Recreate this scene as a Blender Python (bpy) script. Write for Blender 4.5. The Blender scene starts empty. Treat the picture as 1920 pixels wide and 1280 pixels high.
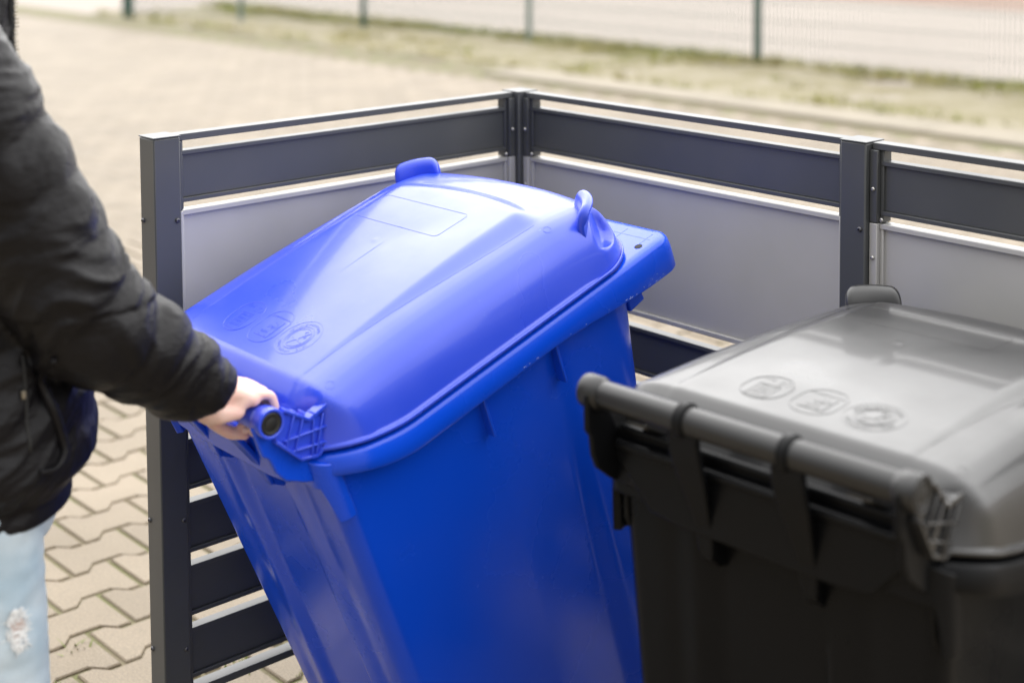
import bpy, bmesh, math, random
from math import sin, cos, pi, radians, sqrt, exp
from mathutils import Vector, Matrix, Euler, noise

random.seed(7)
S = bpy.context.scene
# ------------------------------------------------------------------ camera, sky, sun, exposure
camd = bpy.data.cameras.new("camera")
cam = bpy.data.objects.new("camera", camd)
S.collection.objects.link(cam)
S.camera = cam
RT = Vector((0.66662960, 0.74536640, -0.00582299))
UP = Vector((-0.04578394, 0.04874232, 0.99776150))
FW = Vector((-0.74398172, 0.66487076, -0.06661889))
CP = Vector((2.711354, -2.441194, 0.497787))
cam.matrix_world = Matrix(((RT.x, UP.x, -FW.x, CP.x), (RT.y, UP.y, -FW.y, CP.y), (RT.z, UP.z, -FW.z, CP.z), (0, 0, 0, 1)))
camd.sensor_width = 36
camd.lens = 2829.818 / 1920 * 36
camd.shift_x = (960 - 960.99) / 1920
camd.shift_y = -(640 + 22.226) / 1920
camd.clip_start = 0.05
camd.clip_end = 500
camd.dof.use_dof = True
camd.dof.focus_distance = 2.98
camd.dof.aperture_fstop = 2.0

SUN_EL, SUN_AZ = radians(36), radians(300)      # azimuth clockwise from +Y
world = bpy.data.worlds.new("World")
S.world = world
world.use_nodes = True
nt = world.node_tree
nt.nodes.clear()
wo = nt.nodes.new("ShaderNodeOutputWorld")
bg = nt.nodes.new("ShaderNodeBackground")
sky = nt.nodes.new("ShaderNodeTexSky")
sky.sky_type = 'NISHITA'
sky.sun_disc = False
sky.sun_elevation = SUN_EL
sky.sun_rotation = SUN_AZ
sky.air_density = 1.0
sky.dust_density = 6.0
sky.ozone_density = 1.0
hs = nt.nodes.new("ShaderNodeHueSaturation")
hs.inputs['Saturation'].default_value = 0.10
mx = nt.nodes.new("ShaderNodeMixRGB")
mx.blend_type = 'MIX'
# cloud cover: brightest round the veiled sun, dimmer on the far side of the sky
tc = nt.nodes.new("ShaderNodeTexCoord")
dt = nt.nodes.new("ShaderNodeVectorMath"); dt.operation = 'DOT_PRODUCT'
dt.inputs[1].default_value = (-0.27, 0.70, 0.66)
gr = nt.nodes.new("ShaderNodeMapRange"); gr.interpolation_type = 'SMOOTHSTEP'
gr.inputs[1].default_value = -0.65; gr.inputs[2].default_value = 0.85; gr.inputs[3].default_value = 0.38; gr.inputs[4].default_value = 2.8
nz = nt.nodes.new("ShaderNodeTexNoise"); nz.inputs['Scale'].default_value = 2.2; nz.inputs['Detail'].default_value = 5
rp = nt.nodes.new("ShaderNodeMapRange"); rp.inputs[1].default_value = 0.35; rp.inputs[2].default_value = 0.65; rp.inputs[3].default_value = 0.84; rp.inputs[4].default_value = 1.12
ml = nt.nodes.new("ShaderNodeMath"); ml.operation = 'MULTIPLY'
cc = nt.nodes.new("ShaderNodeMixRGB"); cc.blend_type = 'MULTIPLY'; cc.inputs[0].default_value = 1; cc.inputs[1].default_value = (14.5, 14.4, 14.3, 1)
mx.inputs[0].default_value = 0.8
nt.links.new(tc.outputs['Generated'], dt.inputs[0]); nt.links.new(dt.outputs['Value'], gr.inputs[0])
nt.links.new(tc.outputs['Generated'], nz.inputs['Vector']); nt.links.new(nz.outputs['Fac'], rp.inputs[0])
nt.links.new(gr.outputs[0], ml.inputs[0]); nt.links.new(rp.outputs[0], ml.inputs[1])
nt.links.new(ml.outputs[0], cc.inputs[2]); nt.links.new(cc.outputs[0], mx.inputs[2])
nt.links.new(sky.outputs[0], hs.inputs['Color'])
nt.links.new(hs.outputs[0], mx.inputs[1])
nt.links.new(mx.outputs[0], bg.inputs['Color'])
bg.inputs['Strength'].default_value = 0.12
nt.links.new(bg.outputs[0], wo.inputs[0])
sund = bpy.data.lights.new("sun", 'SUN')
sund.energy = 0.35
sund.angle = radians(85)
sund.color = (1.0, 0.96, 0.9)
sun = bpy.data.objects.new("sun", sund)
S.collection.objects.link(sun)
sdir = Vector((sin(SUN_AZ) * cos(SUN_EL), cos(SUN_AZ) * cos(SUN_EL), sin(SUN_EL)))
sun.rotation_euler = sdir.to_track_quat('Z', 'Y').to_euler()
S.view_settings.view_transform = 'Standard'
S.view_settings.look = 'None'
S.view_settings.exposure = -0.03
S.view_settings.gamma = 1
G = -1.350                                        # ground level (world origin = enclosure post tops)

# ------------------------------------------------------------------ helpers
def tagp(o, label=None, cat=None, group=None, kind=None):
    if label: o['label'] = label
    if cat: o['category'] = cat
    if group: o['group'] = group
    if kind: o['kind'] = kind
    return o

def link(o, parent=None):
    S.collection.objects.link(o)
    if parent: o.parent = parent
    return o

def empty(name, loc=(0, 0, 0), rot=(0, 0, 0), parent=None):
    o = bpy.data.objects.new(name, None)
    o.empty_display_size = 0.1
    link(o, parent)
    o.location = loc
    o.rotation_euler = rot
    return o

class MB:
    """collects verts and faces for one mesh"""
    def __init__(self): self.v = []; self.f = []
    def add(self, vs, fs):
        n = len(self.v)
        self.v += [tuple(p) for p in vs]
        self.f += [tuple(i + n for i in f) for f in fs]
        return self
    def lathe_x(self, prof, cy, cz, n=32):
        """turned part: prof = (x, radius) along the x axis"""
        return self.rings([[(x, cy + r * cos(2 * pi * j / n), cz + r * sin(2 * pi * j / n)) for j in range(n)] for x, r in prof])
    def box(self, a, b, M=None):
        x0, y0, z0 = a; x1, y1, z1 = b
        vs = [(x0, y0, z0), (x1, y0, z0), (x1, y1, z0), (x0, y1, z0), (x0, y0, z1), (x1, y0, z1), (x1, y1, z1), (x0, y1, z1)]
        if M: vs = [M @ Vector(p) for p in vs]
        return self.add(vs, [(0, 3, 2, 1), (4, 5, 6, 7), (0, 1, 5, 4), (1, 2, 6, 5), (2, 3, 7, 6), (3, 0, 4, 7)])
    def rings(self, rs, cap=True, closed=True):
        n = len(rs[0]); vs = [p for r in rs for p in r]; fs = []
        for i in range(len(rs) - 1):
            for j in range(n if closed else n - 1):
                k = (j + 1) % n
                fs.append((i * n + j, i * n + k, (i + 1) * n + k, (i + 1) * n + j))
        if cap:
            fs.append(tuple(range(n))[::-1]); fs.append(tuple((len(rs) - 1) * n + j for j in range(n)))
        return self.add(vs, fs)
    def tube(self, pts, rad, n=16, cap=True, sq=1.0):
        pts = [Vector(p) for p in pts]
        if not isinstance(rad, (list, tuple)): rad = [rad] * len(pts)
        rs = []; up = None
        for i, p in enumerate(pts):
            t = (pts[min(i + 1, len(pts) - 1)] - pts[max(i - 1, 0)]).normalized()
            if up is None:
                up = Vector((0, 0, 1)) if abs(t.z) < 0.9 else Vector((0, 1, 0))
            a = t.cross(up).normalized(); up2 = a.cross(t).normalized(); up = up2
            rs.append([p + rad[i] * (cos(2 * pi * j / n) * a + sq * sin(2 * pi * j / n) * up2) for j in range(n)])
        return self.rings(rs, cap)
    def prism(self, poly, axis, a, b):
        """poly of 2d points extruded along axis from a to b (axis x: poly=(y,z); y:(x,z); z:(x,y))"""
        def P(p, t):
            return (t, p[0], p[1]) if axis == 'x' else (p[0], t, p[1]) if axis == 'y' else (p[0], p[1], t)
        n = len(poly)
        return self.add([P(p, a) for p in poly] + [P(p, b) for p in poly],
                        [tuple(range(n))[::-1], tuple(range(n, 2 * n))] + [(i, (i + 1) % n, n + (i + 1) % n, n + i) for i in range(n)])
    def build(self, name, mat, parent=None, smooth=False, bevel=0, seg=2, weld=0):
        me = bpy.data.meshes.new(name)
        me.from_pydata(self.v, [], self.f)
        bm = bmesh.new(); bm.from_mesh(me)
        if weld: bmesh.ops.remove_doubles(bm, verts=bm.verts, dist=weld)
        bmesh.ops.recalc_face_normals(bm, faces=bm.faces)
        bm.to_mesh(me); bm.free()
        me.update()
        if mat: me.materials.append(mat)
        o = bpy.data.objects.new(name, me)
        link(o, parent)
        if bevel:
            m = o.modifiers.new("bevel", 'BEVEL'); m.width = bevel; m.segments = seg; m.limit_method = 'ANGLE'; m.angle_limit = radians(40)
        if smooth or bevel:
            for p in me.polygons: p.use_smooth = True
            if hasattr(me, "set_sharp_from_angle"): me.set_sharp_from_angle(angle=radians(50 if not bevel else 70))
        if smooth == 'all':
            me.set_sharp_from_angle(angle=radians(179))
        return o

def sm(a, b, x):
    t = min(1, max(0, (x - a) / (b - a))); return t * t * (3 - 2 * t)
def lerp(a, b, t): return a + (b - a) * t
def interp(tab, x):
    if x <= tab[0][0]: return tab[0][1]
    for (x0, y0), (x1, y1) in zip(tab, tab[1:]):
        if x <= x1: return lerp(y0, y1, (x - x0) / (x1 - x0))
    return tab[-1][1]
def rrect(hx, y0, y1, r, nc=8, nx=10, ny=14, rb=None):
    """rounded rectangle outline, x in [-hx,hx], y in [y0,y1]; fixed vertex count; rb = radius of the two rear corners"""
    lim = lambda q: max(min(q, hx - 1e-4, (y1 - y0) / 2 - 1e-4), 1e-4)
    rf = lim(r); rb = lim(r if rb is None else rb)
    pts = []
    cs = [(hx - rf, y1 - rf, 0), (-hx + rf, y1 - rf, pi / 2), (-hx + rb, y0 + rb, pi), (hx - rb, y0 + rb, 1.5 * pi)]
    for k, (cx, cy, a0) in enumerate(cs):
        r = rf if k < 2 else rb
        for i in range(nc + 1):
            a = a0 + pi / 2 * i / nc; pts.append((cx + r * cos(a), cy + r * sin(a)))
        nx_ = nx if k in (0, 2) else ny
        ncx, ncy, na = cs[(k + 1) % 4]; r = rf if (k + 1) % 4 < 2 else rb
        q0 = pts[-1]; q1 = (ncx + r * cos(na), ncy + r * sin(na))
        for i in range(1, nx_): pts.append((lerp(q0[0], q1[0], i / nx_), lerp(q0[1], q1[1], i / nx_)))
    return pts

# ------------------------------------------------------------------ materials
def mat(name, col, rough=0.5, metal=0.0, spec=0.5, bump=None, vary=None, rvary=None, coat=0, extra=None):
    m = bpy.data.materials.new(name); m.use_nodes = True
    n = m.node_tree; b = n.nodes['Principled BSDF']
    b.inputs['Base Color'].default_value = (*col, 1)
    b.inputs['Roughness'].default_value = rough
    b.inputs['Metallic'].default_value = metal
    b.inputs['Specular IOR Level'].default_value = spec
    b.inputs['Coat Weight'].default_value = coat
    co = n.nodes.new("ShaderNodeTexCoord")
    def noise_(scale, detail=4, stretch=None):
        t = n.nodes.new("ShaderNodeTexNoise"); t.inputs['Scale'].default_value = scale; t.inputs['Detail'].default_value = detail
        if stretch:
            mp = n.nodes.new("ShaderNodeMapping"); mp.inputs['Scale'].default_value = stretch
            n.links.new(co.outputs['Object'], mp.inputs[0]); n.links.new(mp.outputs[0], t.inputs['Vector'])
        else: n.links.new(co.outputs['Object'], t.inputs['Vector'])
        return t
    if vary:       # (scale, colour2, lo, hi)
        t = noise_(vary[0]); r = n.nodes.new("ShaderNodeValToRGB")
        r.color_ramp.elements[0].position = vary[2]; r.color_ramp.elements[1].position = vary[3]
        r.color_ramp.elements[0].color = (*col, 1); r.color_ramp.elements[1].color = (*vary[1], 1)
        n.links.new(t.outputs['Fac'], r.inputs['Fac']); n.links.new(r.outputs['Color'], b.inputs['Base Color'])
    if rvary:      # (scale, r0, r1)
        t = noise_(rvary[0]); r = n.nodes.new("ShaderNodeMapRange")
        r.inputs[1].default_value = 0.3; r.inputs[2].default_value = 0.7
        r.inputs[3].default_value = rvary[1]; r.inputs[4].default_value = rvary[2]
        n.links.new(t.outputs['Fac'], r.inputs[0]); n.links.new(r.outputs[0], b.inputs['Roughness'])
    if bump:       # (scale, strength, distance[, stretch])
        t = noise_(bump[0], 5, bump[3] if len(bump) > 3 else None)
        bp = n.nodes.new("ShaderNodeBump"); bp.inputs['Strength'].default_value = bump[1]; bp.inputs['Distance'].default_value = bump[2]
        n.links.new(t.outputs['Fac'], bp.inputs['Height']); n.links.new(bp.outputs[0], b.inputs['Normal'])
    return m

def plastic(name, col, scuff, rough):
    """injection moulded plastic: low grain bump, patchy gloss, sparse pale scuffs"""
    m = mat(name, col, rough, bump=(9, 0.10, 0.006), rvary=(6, rough * 0.8, rough * 1.35))
    n = m.node_tree; b = n.nodes['Principled BSDF']
    co = n.nodes.new("ShaderNodeTexCoord"); mp = n.nodes.new("ShaderNodeMapping")
    mp.inputs['Scale'].default_value = (14, 45, 90); mp.inputs['Rotation'].default_value = (0.3, 0.5, 0.4)
    t = n.nodes.new("ShaderNodeTexNoise"); t.inputs['Scale'].default_value = 1.6; t.inputs['Detail'].default_value = 6; t.inputs['Roughness'].default_value = 0.75
    g = n.nodes.new("ShaderNodeTexNoise"); g.inputs['Scale'].default_value = 5; g.inputs['Detail'].default_value = 2
    r = n.nodes.new("ShaderNodeValToRGB"); r.color_ramp.elements[0].position = 0.655; r.color_ramp.elements[1].position = 0.70
    r2 = n.nodes.new("ShaderNodeValToRGB"); r2.color_ramp.elements[0].position = 0.52; r2.color_ramp.elements[1].position = 0.60
    mu = n.nodes.new("ShaderNodeMath"); mu.operation = 'MULTIPLY'
    mu2 = n.nodes.new("ShaderNodeMath"); mu2.operation = 'MULTIPLY'; mu2.inputs[1].default_value = 0.5
    mxx = n.nodes.new("ShaderNodeMixRGB"); mxx.inputs[1].default_value = (*col, 1); mxx.inputs[2].default_value = (*scuff, 1)
    n.links.new(co.outputs['Object'], mp.inputs[0]); n.links.new(mp.outputs[0], t.inputs['Vector']); n.links.new(co.outputs['Object'], g.inputs['Vector'])
    n.links.new(t.outputs['Fac'], r.inputs['Fac']); n.links.new(g.outputs['Fac'], r2.inputs['Fac'])
    n.links.new(r.outputs[0], mu.inputs[0]); n.links.new(r2.outputs[0], mu.inputs[1]); n.links.new(mu.outputs[0], mu2.inputs[0])
    n.links.new(mu2.outputs[0], mxx.inputs[0]); n.links.new(mxx.outputs[0], b.inputs['Base Color'])
    return m

M_BLUE = plastic("blue_plastic", (0.022, 0.062, 0.62), (0.16, 0.30, 0.80), 0.33)
M_BLACK = plastic("black_plastic", (0.017, 0.017, 0.0178), (0.10, 0.10, 0.10), 0.33)
for m_ in (M_BLUE, M_BLACK):      # lids: base tone apart from the bodies, higher specular, thin coat on top
    b_ = m_.node_tree.nodes['Principled BSDF']; b_.inputs['Specular IOR Level'].default_value = 0.62
    b_.inputs['Coat Weight'].default_value = 0.34; b_.inputs['Coat Roughness'].default_value = 0.08
M_BLUE_BODY = plastic("blue_plastic_body", (0.003, 0.064, 0.64), (0.22, 0.36, 0.80), 0.24)
# black body: darker base colour and weaker specular than the lid
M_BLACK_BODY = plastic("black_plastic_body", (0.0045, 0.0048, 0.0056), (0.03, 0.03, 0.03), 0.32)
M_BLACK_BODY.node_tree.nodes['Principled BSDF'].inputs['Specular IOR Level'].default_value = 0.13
M_BLACK_GRIP = plastic("black_plastic_grip", (0.010, 0.010, 0.0105), (0.05, 0.05, 0.05), 0.30)
M_CAP = mat("black_cap", (0.012, 0.012, 0.012), 0.45)
M_RUB = mat("black_rubber", (0.02, 0.02, 0.02), 0.8, bump=(60, 0.3, 0.002))
M_ANTH = mat("anthracite_paint", (0.055, 0.058, 0.061), 0.42, vary=(4, (0.068, 0.070, 0.071), 0.45, 0.72), bump=(900, 0.06, 0.0004), rvary=(5, 0.36, 0.46))
M_SILV = mat("silver_paint", (0.42, 0.412, 0.405), 0.42, metal=0.1, vary=(3.5, (0.375, 0.37, 0.36), 0.42, 0.70), bump=(900, 0.06, 0.0004))
M_STEEL = mat("steel", (0.55, 0.54, 0.52), 0.3, metal=1.0)
M_DSTEEL = mat("dark_screw", (0.10, 0.10, 0.11), 0.35, metal=0.8)
M_GREEN = mat("green_coating", (0.035, 0.085, 0.07), 0.5)
M_GREEN2 = mat("faded_green_coating", (0.20, 0.25, 0.23), 0.5)
M_SKIN = mat("skin", (0.76, 0.52, 0.45), 0.42, vary=(35, (0.78, 0.45, 0.38), 0.4, 0.75), bump=(160, 0.25, 0.0012))
M_SKIN.node_tree.nodes['Principled BSDF'].inputs['Subsurface Weight'].default_value = 0.12
M_SKIN.node_tree.nodes['Principled BSDF'].inputs['Subsurface Radius'].default_value = (0.01, 0.004, 0.002)
M_KNEE = mat("dull_skin", (0.50, 0.36, 0.31), 0.6, bump=(160, 0.25, 0.0012))  # darker, less saturated skin tone for the torn patch
M_JACK = mat("black_nylon", (0.0055, 0.005, 0.0062), 0.43, spec=0.22, bump=(48, 0.35, 0.006, (1, 1, 1.8)), rvary=(12, 0.42, 0.52))
M_ZIP = mat("zip_metal", (0.30, 0.27, 0.22), 0.35, metal=0.9)
M_JEAN = mat("light_denim", (0.36, 0.47, 0.56), 0.85, vary=(9, (0.55, 0.62, 0.67), 0.35, 0.7), bump=(420, 0.4, 0.0015, (1, 1, 0.35)))
M_THREAD = mat("white_thread", (0.75, 0.75, 0.74), 0.9, bump=(300, 0.6, 0.003))
M_HAIR = mat("brown_hair", (0.035, 0.022, 0.014), 0.6, bump=(90, 0.6, 0.004, (1, 1, 0.2)))
M_SHOE = mat("white_leather", (0.62, 0.61, 0.58), 0.5)
M_SOLE = mat("shoe_sole", (0.35, 0.34, 0.32), 0.8)
M_EYE = mat("eye_white", (0.75, 0.73, 0.70), 0.2)
M_IRIS = mat("eye_iris", (0.05, 0.07, 0.08), 0.2)
M_LIP = mat("lips", (0.45, 0.17, 0.15), 0.5)

# pavers: every stone its own tone
def paver_material():
    m = mat("concrete_paver", (0.4, 0.35, 0.28), 0.62, bump=(240, 0.5, 0.003), spec=0.35)
    n = m.node_tree; b = n.nodes['Principled BSDF']
    g = n.nodes.new("ShaderNodeNewGeometry"); r = n.nodes.new("ShaderNodeValToRGB")
    r.color_ramp.elements[0].color = (0.194, 0.158, 0.112, 1); r.color_ramp.elements[1].color = (0.240, 0.197, 0.142, 1)
    co = n.nodes.new("ShaderNodeTexCoord")
    t = n.nodes.new("ShaderNodeTexNoise"); t.inputs['Scale'].default_value = 1.1; t.inputs['Detail'].default_value = 8; t.inputs['Roughness'].default_value = 0.65
    r2 = n.nodes.new("ShaderNodeValToRGB"); r2.color_ramp.elements[0].color = (0.80, 0.78, 0.74, 1); r2.color_ramp.elements[1].color = (1.08, 1.06, 1.04, 1)
    r2.color_ramp.elements[0].position = 0.3; r2.color_ramp.elements[1].position = 0.7
    t3 = n.nodes.new("ShaderNodeTexNoise"); t3.inputs['Scale'].default_value = 180; t3.inputs['Detail'].default_value = 3
    r3 = n.nodes.new("ShaderNodeValToRGB"); r3.color_ramp.elements[0].color = (0.82, 0.82, 0.82, 1); r3.color_ramp.elements[1].color = (1.12, 1.12, 1.12, 1)
    r3.color_ramp.elements[0].position = 0.35; r3.color_ramp.elements[1].position = 0.65
    a = n.nodes.new("ShaderNodeMixRGB"); a.blend_type = 'MULTIPLY'; a.inputs[0].default_value = 1
    a2 = n.nodes.new("ShaderNodeMixRGB"); a2.blend_type = 'MULTIPLY'; a2.inputs[0].default_value = 1
    n.links.new(g.outputs['Random Per Island'], r.inputs[0]); n.links.new(co.outputs['Object'], t.inputs['Vector']); n.links.new(co.outputs['Object'], t3.inputs['Vector'])
    n.links.new(t.outputs['Fac'], r2.inputs[0]); n.links.new(t3.outputs['Fac'], r3.inputs[0])
    n.links.new(r.outputs[0], a.inputs[1]); n.links.new(r2.outputs[0], a.inputs[2])
    n.links.new(a.outputs[0], a2.inputs[1]); n.links.new(r3.outputs[0], a2.inputs[2]); n.links.new(a2.outputs[0], b.inputs['Base Color'])
    return m
M_PAV = paver_material()
M_JOINT = mat("mossy_joint", (0.165, 0.138, 0.088), 0.95, vary=(7, (0.145, 0.145, 0.065), 0.42, 0.62), bump=(90, 0.8, 0.006))
M_KERB = mat("concrete_kerb", (0.265, 0.23, 0.175), 0.85, vary=(3, (0.21, 0.185, 0.14), 0.35, 0.7), bump=(60, 0.5, 0.004))
M_SOIL = mat("sandy_verge_soil", (0.200, 0.175, 0.100), 0.95, vary=(2.2, (0.25, 0.22, 0.155), 0.4, 0.62), bump=(14, 1.0, 0.04))
M_ROAD = mat("pale_road", (0.280, 0.240, 0.205), 0.8, vary=(0.5, (0.26, 0.222, 0.19), 0.35, 0.7), bump=(60, 0.3, 0.005))
M_BROWN = mat("reddish_gravel", (0.22, 0.145, 0.11), 0.95, vary=(1.5, (0.26, 0.18, 0.14), 0.35, 0.7), bump=(20, 0.6, 0.02))
M_GRASS = mat("dry_green_grass", (0.23, 0.245, 0.045), 0.8, vary=(0.9, (0.32, 0.285, 0.11), 0.36, 0.6))
M_NICK = mat("whitened_plastic", (0.45, 0.55, 0.80), 0.6)
M_MOSS = mat("joint_moss", (0.12, 0.13, 0.035), 0.95)
M_WEED = mat("weed_leaf", (0.17, 0.19, 0.055), 0.7)

# ------------------------------------------------------------------ ground, paving, verge, road
def sheet(name, x0, x1, y0, y1, z, m, nx=1, ny=1, amp=0, sc=1):
    mb = MB(); vs = []; fs = []
    for j in range(ny + 1):
        for i in range(nx + 1):
            x = lerp(x0, x1, i / nx); y = lerp(y0, y1, j / ny)
            vs.append((x, y, z + (amp * noise.noise(Vector((x * sc, y * sc, 0))) if amp else 0)))
    for j in range(ny):
        for i in range(nx):
            a = j * (nx + 1) + i; fs.append((a, a + 1, a + nx + 2, a + nx + 1))
    mb.add(vs, fs)
    return mb
o = sheet("ground", -220, 200, -200, 220, G - 0.03, M_ROAD).build("ground", M_ROAD); tagp(o, kind='structure')
o = sheet("joints", -26, 14, -12, 7.80, G - 0.007, M_JOINT, 8, 8).build("paving_joints", M_JOINT); tagp(o, kind='structure')

def stone(mb, cx, cy, full, jx):
    """double-T interlocking stone, long side along y; wide at both ends, waisted in the middle"""
    hx, hy, w, g = 0.0856, 0.1155, 0.0175, (0.0066 if full else 0.0030)
    t = [(-hy, w), (-0.070, w), (-0.040, -w), (0.040, -w), (0.070, w), (hy, w)]
    out = [(cx + jx + hx + s_ - g, cy + (y if abs(y) < hy else math.copysign(hy - g, y))) for y, s_ in t]
    out += [(cx + jx - hx - s_ + g, cy + (y if abs(y) < hy else math.copysign(hy - g, y))) for y, s_ in reversed(t)]
    n = len(out); dz = random.uniform(-0.0012, 0.0012)
    if full:
        ins = []
        for (px, py) in out:
            dx, dy = px - cx - jx, py - cy
            ins.append((px - 0.0035 * math.copysign(1, dx), py - 0.0035 * math.copysign(1, dy) * (1 if abs(dy) > 0.1 else 0), G + dz))
        low = [(px, py, G - 0.0035 + dz) for px, py in out]; bot = [(px, py, G - 0.012) for px, py in out]
        mb.add(ins + low + bot, [tuple(range(n))] + [(i, (i + 1) % n, n + (i + 1) % n, n + i)[::-1] for i in range(n)] + [(n + i, n + (i + 1) % n, 2 * n + (i + 1) % n, 2 * n + i)[::-1] for i in range(n)])
    else:
        mb.add([(px, py, G + dz) for px, py in out], [tuple(range(n))])
mb = MB()
for k in range(-142, 60):
    cx = -0.8 + 0.1712 * k
    y = -0.8065 + (0.1155 if k % 2 else 0.0) - 22 * 0.231
    for n_ in range(0, 56):
        cy = y + n_ * 0.231
        if cy > (7.15 if cx > -8.7 else 7.70): break
        near = (-4.5 < cx < 3.5) and cy < 3
        if cx > 2.5 and cx > 6: continue
        stone(mb, cx, cy, near, 0)
me_p = bpy.data.meshes.new("stone_paving"); me_p.from_pydata(mb.v, [], mb.f); me_p.update(); me_p.materials.append(M_PAV)
pav = bpy.data.objects.new("stone_paving", me_p); link(pav); tagp(pav, kind='structure')
print("paving verts", len(mb.v))
# the kerb strip, a row of long concrete edging slabs beside the verge
mb = MB()
x = -8.6
while x < 9:
    mb.box((x + 0.006, 7.25, G - 0.02), (x + 0.994, 7.76, G + 0.022)); x += 1.0
o = mb.build("kerb_strip", M_KERB, bevel=0.008); tagp(o, kind='structure')
o = sheet("v", -18.0, 10, 7.74, 10.4, G - 0.006, M_SOIL, 180, 24, 0.05, 1.7).build("verge_soil", M_SOIL, smooth=True); tagp(o, kind='structure')
o = sheet("r", -60, 60, 10.4, 17.75, G - 0.008, M_ROAD, 4, 4).build("road", M_ROAD); tagp(o, kind='structure')
o = sheet("r", -60, 60, 17.75, 40, G - 0.004, M_BROWN, 30, 10, 0.0, 1).build("gravel_yard", M_BROWN); tagp(o, kind='structure')
o = sheet("r", -60, -18.2, -20, 10.4, G - 0.0095, M_ROAD, 4, 4).build("side_path", M_ROAD); tagp(o, kind='structure')

# grass on the verge: blades nobody could count
def blade(mb, x, y, z, h, a, lean, w):
    dx, dy = cos(a), sin(a); px, py = -dy * w, dx * w
    mb.add([(x - px, y - py, z), (x + px, y + py, z), (x + dx * lean * h * .5 + px * .7, y + dy * lean * h * .5 + py * .7, z + h * .6),
            (x + dx * lean * h * .5 - px * .7, y + dy * lean * h * .5 - py * .7, z + h * .6), (x + dx * lean * h, y + dy * lean * h, z + h)],
           [(0, 1, 2, 3), (3, 2, 4)])
mb = MB()
for i in range(9000):
    x = random.uniform(-18.2, 6); y = 7.78 + 2.5 * random.random() ** 0.8
    d = noise.noise(Vector((x * 0.55, y * 1.1, 3.1))) + 0.45 * noise.noise(Vector((x * 2.1, y * 2.4, 1.0)))
    edge = max(exp(-((y - 9.85) / 0.25) ** 2), 0.9 * exp(-((y - 7.86) / 0.14) ** 2) * (1 if x < -7 else .5))
    if d + 0.75 * edge + (0.12 if x < -8 else 0) < 0.12 + random.random() * 0.3: continue
    for k in range(5):
        blade(mb, x + random.uniform(-.05, .05), y + random.uniform(-.05, .05), G - .015, random.uniform(.03, .075) * (1 + 1.2 * edge), random.uniform(0, 6.28), random.uniform(.2, 1.0), random.uniform(.003, .006))
o = mb.build("grass", M_GRASS); tagp(o, kind='stuff')
o['label'] = "sparse yellow-green grass along the foot of the mesh fence"
# moss and little weeds in the paving joints near the enclosure
mb = MB()
for i in range(240):
    k = random.randint(-14, 6); cx = -0.8 + 0.1712 * k - 0.0856; cy = random.uniform(-2.2, 1.0)
    if noise.noise(Vector((cx * 1.3, cy * 1.3, 9))) < -0.05: continue
    for q in range(10):
        blade(mb, cx + random.uniform(-.018, .018), cy + random.uniform(-.03, .03), G - .01, random.uniform(.008, .02), random.uniform(0, 6.28), random.uniform(.3, 1.4), random.uniform(.0015, .003))
for (cx, cy) in ((-0.67, -0.86), (-.33, -.62), (-0.12, -0.30), (-.45, -1.02)):
    for q in range(14):
        blade(mb, cx + random.gauss(0, .018), cy + random.gauss(0, .018), G - .01, random.uniform(.01, .03), random.uniform(0, 6.28), random.uniform(.4, 1.6), random.uniform(.002, .004))
o = mb.build("moss_and_weeds", M_WEED); tagp(o, kind='stuff')
o['label'] = "tiny green weeds growing in the joints of the paving"

# ------------------------------------------------------------------ mesh fence beyond the yard
fence = empty("mesh_fence", (-7.234, 9.855, G))
tagp(fence, "green wire mesh fence with posts behind the grass verge, between yard and road", "fence")
FP = [(-17.395, 8.0), (-15.657, 8.836), (-13.489, 9.383), (-10.602, 9.717), (-7.234, 9.855), (-4.2, 9.98), (-1.2, 10.1), (1.8, 10.2), (4.8, 10.3)]
def rel(p): return (p[0] + 7.234, p[1] - 9.855)
for i, p in enumerate(FP):
    x, y = rel(p); w = 0.07 if i == 0 else 0.035
    mbp = MB().box((x - w, y - w * .8, -0.05), (x + w, y + w * .8, 1.45))
    mbp.build("post", M_GREEN2 if i in (1, 3) else M_GREEN, fence, bevel=0.005)
for a, b in zip(FP, FP[1:]):
    A = Vector((*rel(a), 0)); B = Vector((*rel(b), 0)); L = (B - A).length; d = (B - A) / L; nrm = Vector((-d.y, d.x, 0))
    mbw = MB(); k = int(L / 0.05)
    for i in range(1, k):
        p = A + d * (i * L / k)
        mbw.tube([p + Vector((0, 0, 0.04)), p + Vector((0, 0, 1.42))], 0.005, 5)
    for z in [0.06 + 0.2 * j for j in range(7)] + [1.40]:
        for sgn in (-1, 1):
            mbw.tube([A + Vector((0, 0, z)) + nrm * 0.0075 * sgn, B + Vector((0, 0, z)) + nrm * 0.0075 * sgn], 0.0022, 5)
    mbw.build("wire_panel", M_GREEN, fence)

# ------------------------------------------------------------------ metal enclosure round the bins
enc = empty("bin_enclosure", (0, 0, G))
tagp(enc, "anthracite metal slat enclosure with silver grey infill sheets around the two bins", "enclosure")
W = 0.06; L1 = 0.924; L2 = 0.945
OFF = Matrix.Translation((0, 0, -G))
def post(x0, y0, screws):
    mbp = MB()
    mbp.box((x0, y0, 0.0), (x0 + W, y0 + W, -G - 0.0025))
    p = mbp.build("post", M_ANTH, enc, bevel=0.003)
    MB().box((x0 - .0012, y0 - .0012, -G - 0.0022), (x0 + W + .0012, y0 + W + .0012, -G + 0.0006)).build("post_cap", M_ANTH, p, bevel=0.0012)
    MB().box((x0 - .04, y0 - .04, 0.001), (x0 + W + .04, y0 + W + .04, 0.011)).build("base_plate", M_ANTH, p, bevel=0.002)
    for (pt, nrm) in screws: screw(pt, nrm, M_DSTEEL, p)
    return p
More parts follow.
